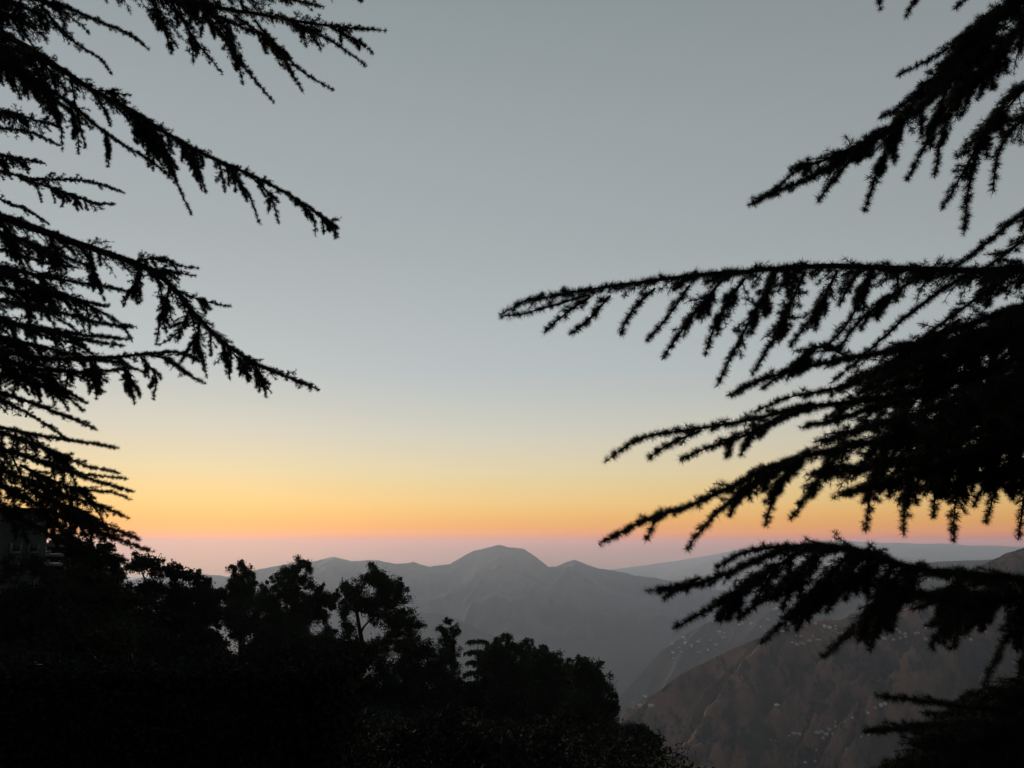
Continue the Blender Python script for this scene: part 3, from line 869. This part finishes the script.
G_TREES = 'trees on the dark slope below'
px_tree('round-headed oak with forking limbs and sky-blue gaps, tallest of the middle trees', 55,
        [(374, 569, 7), (368, 578, 10), (380, 582, 10), (387, 588, 10), (398, 586, 8), (399, 597, 9), (355, 591, 10), (343, 589, 7), (336, 596, 6), (360, 602, 12),
         (386, 605, 11), (402, 614, 9), (409, 624, 8), (346, 609, 8), (335, 607, 5), (398, 634, 12), (347, 630, 10), (340, 648, 13), (410, 643, 12), (385, 650, 12), (360, 655, 12), (330, 632, 8)],
        352, dj=.8, group=G_TREES, fill=5, dens=3400)
px_tree('oak with a knobbly top left of the forking oak', 60,
        [(300, 562, 6), (296, 570, 8), (309, 565, 6), (288, 576, 9), (303, 581, 9), (276, 585, 8), (318, 592, 8), (326, 598, 6), (266, 590, 7), (290, 594, 12), (309, 604, 11),
         (275, 607, 11), (258, 602, 8), (300, 620, 14), (270, 625, 14), (322, 614, 7), (285, 640, 14), (310, 640, 12)], 292, dj=.9, group=G_TREES)
px_tree('small egg-shaped tree standing clear against the pink sky', 64,
        [(240, 565, 6), (234, 571, 6), (246, 572, 6), (240, 578, 8), (233, 584, 6), (249, 583, 6), (241, 590, 9), (232, 596, 7), (249, 597, 8), (240, 608, 12), (225, 612, 10)], 240, dj=.6, fill=5, group=G_TREES)
px_tree('slim upright tree beside the flat-layered cedar', 72,
        [(448, 622, 4), (443, 630, 5.5), (453, 630, 5), (447, 639, 7), (445, 648, 7), (452, 652, 7), (447, 660, 8), (442, 672, 9), (453, 676, 9), (447, 690, 11)], 448, dj=.5, fill=4, group=G_TREES)
px_tree('leafy tree with a small pointed top right of the flat-layered cedar', 66,
        [(506, 637, 5), (496, 646, 8), (512, 645, 7), (525, 644, 6), (501, 655, 11), (520, 656, 11), (488, 662, 9), (506, 671, 14), (526, 671, 12), (496, 688, 15), (520, 690, 15)], 508, dj=1, group=G_TREES)
px_tree('broad tree in the middle of the right-hand clump', 60,
        [(546, 649, 5), (541, 656, 8), (555, 656, 7), (563, 663, 6), (546, 668, 11), (560, 676, 11), (535, 672, 10), (548, 690, 15), (565, 695, 11), (535, 705, 14), (555, 715, 14)], 548, dj=1, group=G_TREES)
px_tree('rightmost tall tree of the clump, edging the blue valley', 52,
        [(581, 661, 5), (585, 668, 7), (598, 671, 7), (578, 675, 9), (603, 682, 8), (611, 693, 6), (595, 690, 12), (608, 706, 8), (586, 705, 14), (600, 720, 12), (575, 725, 16), (604, 738, 10), (585, 745, 15), (560, 745, 14)],
        588, dj=1, group=G_TREES)
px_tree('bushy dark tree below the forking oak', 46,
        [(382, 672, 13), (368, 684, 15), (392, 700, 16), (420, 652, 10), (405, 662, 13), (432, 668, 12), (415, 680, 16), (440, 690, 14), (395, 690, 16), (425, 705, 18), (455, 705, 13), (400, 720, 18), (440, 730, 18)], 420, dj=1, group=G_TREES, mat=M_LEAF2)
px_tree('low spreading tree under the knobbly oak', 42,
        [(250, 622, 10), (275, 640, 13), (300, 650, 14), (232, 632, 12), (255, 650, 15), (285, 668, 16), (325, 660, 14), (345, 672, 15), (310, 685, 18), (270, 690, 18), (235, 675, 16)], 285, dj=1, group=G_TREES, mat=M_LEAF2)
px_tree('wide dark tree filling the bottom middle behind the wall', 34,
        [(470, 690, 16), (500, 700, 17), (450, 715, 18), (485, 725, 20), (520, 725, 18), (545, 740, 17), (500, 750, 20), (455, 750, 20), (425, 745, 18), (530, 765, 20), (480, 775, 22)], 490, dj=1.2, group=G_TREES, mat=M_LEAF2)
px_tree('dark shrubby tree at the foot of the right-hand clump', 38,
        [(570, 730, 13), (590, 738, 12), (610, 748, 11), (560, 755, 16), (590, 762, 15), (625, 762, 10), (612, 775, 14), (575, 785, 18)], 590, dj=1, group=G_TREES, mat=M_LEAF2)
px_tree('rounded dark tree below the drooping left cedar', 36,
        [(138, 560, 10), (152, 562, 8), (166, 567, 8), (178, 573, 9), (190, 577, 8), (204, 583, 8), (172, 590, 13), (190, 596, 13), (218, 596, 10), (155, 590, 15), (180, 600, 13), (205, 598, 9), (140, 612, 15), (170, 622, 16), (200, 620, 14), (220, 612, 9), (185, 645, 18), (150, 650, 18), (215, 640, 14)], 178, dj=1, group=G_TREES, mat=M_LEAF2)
px_tree('olive-tinged bush beside the grey building', 30,
        [(85, 572, 12), (110, 580, 14), (70, 592, 15), (100, 605, 17), (130, 600, 13), (60, 620, 17), (90, 632, 18), (125, 632, 16), (40, 645, 16), (75, 660, 18), (115, 660, 18)], 92, dj=1, group=G_TREES)
px_tree('dense dark shrub between the bush and the low spreading tree', 28,
        [(160, 640, 14), (185, 652, 15), (210, 660, 15), (145, 662, 16), (175, 675, 18), (205, 685, 18), (235, 690, 15)], 185, dj=.8, group=G_TREES, mat=M_LEAF2)


# scrub covering the slope under the trees
ug = Buf()
nc = 10500
yy = 4.1 + 90 * rng.uniform(0, 1, nc) ** 2.0
xx = rng.uniform(-.62, .165, nc) * yy + rng.uniform(-1.5, .6, nc)
zz = ground_z(xx, yy)
keep = ~((yy < 4.9) & (xx < -.2))
for x_, y_, z_ in zip(xx[keep], yy[keep], zz[keep]):
    hgt_ = (.28 + .010 * y_) * random.uniform(.4, 1.4)
    n_ = 70
    pp = np.array([x_, y_, z_ + hgt_ * .3]) + rng.normal(size=(n_, 3)) * np.array([.22 + .009 * y_, .22 + .009 * y_, hgt_ * .36])
    leaf_cards(ug, pp, .017 + .0016 * y_)
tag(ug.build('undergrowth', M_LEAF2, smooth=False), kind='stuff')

px_tree('dark roadside shrub past the end of the parapet wall', 9,
        [(445, 735, 26), (480, 750, 28), (410, 745, 26), (520, 762, 26), (460, 775, 34), (500, 790, 36), (550, 785, 28), (580, 795, 26), (540, 810, 36), (430, 790, 34), (600, 815, 30)],
        480, leaf=.028, dens=14000, dj=.3, mat=M_LEAF2, name='shrub', group=None)
px_tree('low dark shrub on the slope edge at the bottom centre', 14,
        [(610, 765, 14), (640, 775, 14), (590, 775, 18), (665, 790, 14), (625, 795, 22), (650, 805, 20)],
        625, leaf=.035, dens=9000, dj=.3, mat=M_LEAF2, name='shrub', group=None)


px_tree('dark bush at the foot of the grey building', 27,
        [(12, 570, 12), (35, 562, 10), (52, 580, 13), (20, 595, 16), (-5, 600, 16), (45, 610, 16), (10, 625, 18), (40, 640, 18), (70, 625, 14)], 25, leaf=.08, dens=3000, dj=.6, group=G_TREES, mat=M_LEAF2)


def layered_cedar(label, Y, px, top, bottom, halfw, layers, group=None, flat=False):
    """distant deodar: trunk with level plates of needle sprays"""
    tp = at_forward(px, top, Y); bt = at_forward(px, bottom, Y)
    zg = float(ground_z(tp[0], tp[1]))
    base = np.array([tp[0], tp[1], zg])
    t = thing('cedar_tree', base, label, 'tree', group)
    wood, lf = Buf(), Buf()
    zz = np.linspace(zg - .4, tp[2], 14)
    hgt = tp[2] - zg
    tubes(wood, np.stack([np.full(14, tp[0]), np.full(14, tp[1]), zz], 1)[None], np.linspace(.022 * hgt, .02, 14)[None], 8)
    hw = halfw / F * Y
    for k in range(layers):
        f = (k + .3) / layers
        z = tp[2] - (tp[2] - bt[2]) * f
        rr = hw * ((.75 + .25 * f) if flat else (.12 + .95 * f))
        for j in range(7 if k else 5):
            a = j * 2 * math.pi / 7 + k * 1.3 + random.uniform(-.3, .3)
            r_ = rr * random.uniform(.7, 1.1)
            d = np.array([math.cos(a), math.sin(a), 0])
            e = np.array([tp[0], tp[1], z]) + d * r_ + [0, 0, -r_ * .12]
            l, _ = smooth_line([[tp[0], tp[1], z], (np.array([tp[0], tp[1], z]) + e) / 2 + [0, 0, r_ * .08], e], 8)
            tubes(wood, l[None], np.linspace(.01 * hgt * .6, .01, 8)[None], 4)
            n = int(220 * r_)
            u = rng.uniform(.15, 1, n)
            p = l[0] + (l[-1] - l[0]) * u[:, None] + np.array([0, 0, 1]) * (r_ * .3 * u * (1 - u))[:, None]
            sd = np.cross(d, [0, 0, 1])
            p = p + sd * (rng.normal(size=n) * (.10 + .32 * r_ * (1 - u) ** .6) * .6)[:, None]
            p[:, 2] += rng.normal(size=n) * .05 - np.abs(rng.normal(size=n)) * .12
            leaf_cards(lf, p, .085, flat=.7)
    wood.build('trunk', M_BARK, t, base)
    lf.build('crown', M_NEEDLE, t, base)
    return t


px_tree('leafy tree rising behind the grey building', 48,
        [(62, 538, 9), (75, 545, 11), (52, 548, 10), (90, 552, 11), (66, 560, 14), (100, 565, 12), (48, 570, 14), (84, 575, 14), (115, 572, 10)], 72, dj=1.5, group=G_TREES, mat=M_LEAF2)
layered_cedar('flat-topped cedar in level layers among the leafy trees', 70, 478, 638, 690, 17, 5, G_TREES, flat=True)
layered_cedar('tiny pointed cedar tip above the left slope', 75, 199, 568, 640, 16, 12, G_TREES)
layered_cedar('dark cedar at the lower end of the left boughs', 30, 105, 540, 680, 60, 9, G_TREES)
layered_cedar('squat cedar left of the egg-shaped tree', 45, 208, 576, 660, 26, 8, G_TREES)

# small trees on the spur that runs down into the valley
G_SPUR = 'small trees on the spur falling into the valley'
protos = []
for k in range(3):
    b0 = (0, 0, 0)
    lob = []
    for _ in range(9):
        a = random.uniform(0, 6.28); rr = random.uniform(0, 1.5); z = random.uniform(2.2, 6.0)
        rr *= 1 - (z - 2.2) / 6
        lob.append((math.cos(a) * rr, math.sin(a) * rr, z, random.uniform(.8, 1.3)))
    protos.append(tree_from_lobes('spur_tree', 'small dark tree on the spur running down into the valley', lob, b0, leaf=.22, dens=240, mat=M_LEAF2, group=G_SPUR))


def copy_tree(o):
    c = o.copy(); col.objects.link(c)
    for ch in o.children:
        d = ch.copy(); col.objects.link(d); d.parent = c
    return c


spots = []
tries = 0
while len(spots) < 64 and tries < 4000:
    tries += 1
    y = random.uniform(80, 420)
    x = 0.06 * y + random.uniform(-.02, .17) * y
    z = float(ground_z(x, y))
    d = np.array([x, y, z])
    yc = d[1] * math.cos(P) + d[2] * math.sin(P)
    px = W / 2 + F * d[0] / yc
    py = H / 2 - F * (-d[1] * math.sin(P) + d[2] * math.cos(P)) / yc
    if 540 < px < 720 and py < 830 and all((x - a) ** 2 + (y - b_) ** 2 > 16 for a, b_ in spots):
        spots.append((x, y))
for i, (x, y) in enumerate(spots):
    o = protos[i] if i < 3 else copy_tree(protos[i % 3])
    s = random.uniform(.7, 1.25)
    o.location = (x, y, float(ground_z(x, y)) - .2)
    o.rotation_euler = (0, 0, random.uniform(0, 6.28))
    o.scale = (s, s, s * random.uniform(.9, 1.2))

# ------------------------------------------------------------------ the grey building behind the left boughs
bc = at_forward(8, 560, 34)
bz = float(ground_z(bc[0], bc[1])) - .5
ztop = at_forward(8, 512, 34)[2]
zdet = [at_forward(8, r, 34)[2] for r in (514, 523, 533, 543, 553, 563, 575, 588)]
bld = thing('apartment_building', (bc[0], bc[1], bz), 'grey building with pale balcony ends glimpsed through the left boughs', 'building')
bo = (0, 0, 0)
bld.rotation_euler = (0, 0, math.atan2(-bc[0], bc[1]) + .05)
zb = bz
ztop -= zb; zdet = [z - zb for z in zdet]; bz = 0.0
x0, x1 = -9.0, 1.35
y0, y1 = 0.0, 8.0
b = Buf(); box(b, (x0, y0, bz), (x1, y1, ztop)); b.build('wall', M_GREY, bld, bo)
b = Buf(); box(b, (x0 - .25, y0 - .25, ztop + .002), (x1 + .25, y1 + .25, ztop + .18)); b.build('roof', M_GREY, bld, bo)
for z in zdet[1:6]:
    b = Buf(); box(b, (x1 + .002, y0 + .1, z - .16), (x1 + .75, y0 + 2.4, z - .04))
    box(b, (x1 + .10, y0 + .1, z - .038), (x1 + .22, y0 + .2, z + .13))
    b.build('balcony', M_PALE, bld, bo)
for k, xx in enumerate((x1 - 1.35, x1 - .7, x1 - 2.2)):
    for z in zdet[0:1] + zdet[3:6:2]:
        fr = Buf(); box(fr, (xx, y0 - .05, z - .40), (xx + .10, y0 - .002, z - .02)); box(fr, (xx + .002, y0 - .048, z - .42), (xx + .42, y0 - .004, z - .36))
        box(fr, (xx + .36, y0 - .05, z - .34), (xx + .44, y0 - .002, z - .02))
        w = fr.build('window', M_PALE, bld, bo)
        pn = Buf(); box(pn, (xx + .11, y0 - .03, z - .355), (xx + .35, y0 - .003, z - .02)); pn.build('pane', M_GLASS, w, bo)

# ------------------------------------------------------------------ parapet wall in front of the viewer, left
pw = thing('parapet_wall', (-3, 3.0, -1.6), 'low dark stone parapet wall under added dark leaves across the bottom left', 'wall')
po = (-3, 3.0, -1.6)
zt = at_forward(120, 668, 3.1)[2]
wx0, wx1 = -9.0, at_forward(318, 700, 3.1)[0]
nb = 120
b = Buf()
for row in range(6):
    zlo = -1.9 + row * (zt - .09 + 1.9) / 6
    zhi = -1.9 + (row + 1) * (zt - .09 + 1.9) / 6
    x = wx0 + random.uniform(-.2, 0)
    while x < wx1:
        w = random.uniform(.25, .5)
        box(b, (x + .008, 3.1 + random.uniform(-.018, .0), zlo + .008), (min(x + w, wx1) - .004, 3.42 + random.uniform(0, .015), zhi - .006))
        x += w
box(b, (wx0 + .02, 3.125, -1.95), (wx1 - .03, 3.395, zt - .10))
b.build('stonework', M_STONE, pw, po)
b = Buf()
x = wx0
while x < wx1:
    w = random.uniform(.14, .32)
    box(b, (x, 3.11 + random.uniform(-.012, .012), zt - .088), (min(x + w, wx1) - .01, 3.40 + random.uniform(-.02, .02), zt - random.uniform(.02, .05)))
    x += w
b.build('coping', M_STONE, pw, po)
b = Buf()
n_ = 90000
px_ = rng.uniform(wx0, wx1 + .12, n_)
tt_ = rng.uniform(0, 1, n_)
on_top = tt_ < .42
thick = (.5 + .5 * fbm(px_ * 1.7, px_ * 0 + 2.2, 4))
yy_ = np.where(on_top, rng.uniform(3.06, 3.44, n_), 3.085 - np.abs(rng.normal(size=n_)) * .022)
zz_ = np.where(on_top, zt - .03 + np.abs(rng.normal(size=n_)) * .016 * (.4 + thick), zt - .02 - rng.uniform(0, 1, n_) ** 1.6 * .95)
leaf_cards(b, np.stack([px_, yy_, zz_], 1), .016)
ne = 9000
leaf_cards(b, np.stack([wx1 + np.abs(rng.normal(size=ne)) * .05, rng.uniform(3.02, 3.5, ne), zt + .02 - rng.uniform(0, 1, ne) * 1.0], 1), .018)
b.build('added_leaves', M_LEAF2, pw, po)  # leaves added over the stone to hide its sunlit coping and end

# ------------------------------------------------------------------ houses on the valley slopes
def make_house(wall, roof, flat):
    t = thing('house', (0, 0, 0), 'tiny house', 'house')
    b = Buf(); box(b, (-5, -4, -3), (5, 4, 5.6)); b.build('wall', wall, t)
    b = Buf()
    if flat:
        box(b, (-5.3, -4.3, 5.603), (5.3, 4.3, 6.0)); box(b, (-1, -1, 6.003), (2.2, 1.6, 8.0))
    else:
        v = [(-5.6, -4.7, 5.603), (5.6, -4.7, 5.603), (5.6, 4.7, 5.603), (-5.6, 4.7, 5.603), (-5.6, 0, 8.3), (5.6, 0, 8.3)]
        b.add(v, [[0, 1, 5, 4], [2, 3, 4, 5], [0, 3, 2, 1], [0, 4, 3, 3], [1, 2, 5, 5]])
    b.build('roof', roof, t)
    for z in (.6, 3.4):
        for x in (-3.6, -.6, 2.4):
            b = Buf(); box(b, (x, -4.06, z), (x + 1.3, -3.998, z + 1.4)); b.build('window', M_GLASS, t)
    return t


HP = [make_house(M_WALL, M_ROOF, False), make_house(M_WALL, M_WALL, True), make_house(M_WALL2, M_ROOF2, False), make_house(M_WALL, M_ROOF2, False)]
used = set()


def put_house(px, py, label, group, s=1.0, k=None, full=False):
    h_ = drop_on_hill(px, py)
    if h_ is None or h_[1] > 7000: return
    i = k if k is not None else random.choice((0, 1, 1, 0, 2, 3))
    o = HP[i]
    if i in used:
        c = o.copy(); col.objects.link(c)
        for ch in o.children:
            if full or ch.name.startswith(('wall', 'roof')):
                d = ch.copy(); col.objects.link(d); d.parent = c
        o = c
    used.add(i)
    o.location = h_[0]
    o.rotation_euler = (0, 0, random.uniform(-.6, .6))
    s *= random.uniform(.6, 1.1) * (.72 if h_[2] == 'hillside' else 1)
    o.scale = (s * random.uniform(.8, 1.5), s, s * random.uniform(.8, 1.2))
    o['label'] = label
    o['group'] = group


rr = random.Random(5)
for (px, py, s) in [(797, 645, 1.2), (803, 644, 1), (809, 641, 1), (833, 631, 1.1), (838, 633, .9), (851, 638, .9), (876, 641, 1), (884, 639, 1), (893, 640, 1.1), (900, 638, 1), (905, 637, 1),
                    (915, 634, .8), (941, 631, 1.2), (946, 635, 1.3), (951, 640, 1.1), (944, 641, 1), (962, 617, 1), (968, 609, 1), (1000, 600, 1), (1001, 652, 1.2), (1013, 663, 1.1), (1008, 640, 1),
                    (985, 632, .9), (970, 640, .9), (925, 640, .8), (866, 640, .8), (820, 640, .8), (955, 605, .9), (974, 601, .9), (860, 630, .8), (925, 628, .8)]:
    put_house(px, py, 'tiny pale house in the village strung along the brown ridge', 'houses of the ridge village', s)
for (px, py, s) in [(884, 704, 1.1), (880, 706, 1), (874, 708, .9), (867, 713, 1), (852, 718, .8), (845, 722, .8), (835, 727, 1), (829, 730, 1.2), (826, 735, 1.1), (833, 735, 1), (821, 732, .9), (817, 733, .9),
                    (799, 735, .9), (794, 734, .9), (789, 736, .8), (835, 722, .8), (840, 731, .8), (868, 735, .8), (861, 737, .7), (823, 739, .8), (816, 750, .7), (805, 763, .8), (815, 762, .8), (795, 764, .7), (775, 741, 1), (770, 740, .9)]:
    put_house(px, py, 'tiny house in the hamlet low on the brown hillside', 'houses of the lower hamlet', s * .8)
for i in range(46):
    px = rr.uniform(672, 800); py = 648 - (px - 672) * .30 + rr.gauss(0, 9)
    put_house(px, py, 'speck of a house on the hazy slope beyond the brown hill', 'far houses on the hazy slope', rr.uniform(.9, 1.5))
for i in range(14):
    px = rr.uniform(830, 1000); py = rr.uniform(580, 604)
    put_house(px, py, 'small house behind the hanging shoots of the arched bough', 'houses behind the arched bough', rr.uniform(.9, 1.3))
centres = [(800, 640), (838, 630), (880, 636), (905, 634), (945, 630), (965, 612), (925, 606)]
for i in range(46):
    cx_, cy_ = centres[rr.randrange(7)]
    put_house(cx_ + rr.gauss(0, 13), cy_ + rr.gauss(0, 4), 'small pale house crowded into the clusters under the arched bough', 'clustered houses on the upper hillside', rr.uniform(.5, .85))
put_house(640, 707, 'largest pale house at the left foot of the brown hill', 'houses at the foot of the hill', 1.6, 1, True)
put_house(645, 697, 'pale house just above the largest one at the hill foot', 'houses at the foot of the hill', 1.1, 0)
put_house(651, 706, 'small house right of the largest one at the hill foot', 'houses at the foot of the hill', 1.0, 3)
put_house(633, 703, 'small house left of the largest one at the hill foot', 'houses at the foot of the hill', .9, 0)
put_house(777, 706, 'lone pale house midway down the brown hillside', 'lone houses on the hillside', 1.05, 1, True)

# ------------------------------------------------------------------ evening haze filling the valley
HZ = 190.0
b = Buf(); box(b, (-20500, -20500, FLOOR - 60), (20500, 20500, HZ))
mh = bpy.data.materials.new('evening_haze')
mh.use_nodes = True
t = mh.node_tree
t.nodes.clear()
mo = t.nodes.new('ShaderNodeOutputMaterial')
pv = t.nodes.new('ShaderNodeVolumePrincipled')
pv.inputs['Color'].default_value = (0.64, 0.77, 1.0, 1)
pv.inputs['Density'].default_value = 5.8e-5
pv.inputs['Density Attribute'].default_value = ''
pv.inputs['Color Attribute'].default_value = ''
pv.inputs['Temperature Attribute'].default_value = ''
pv.inputs['Anisotropy'].default_value = 0.3
t.links.new(pv.outputs[0], mo.inputs['Volume'])
haze = b.build('haze', mh)
tag(haze, kind='stuff')
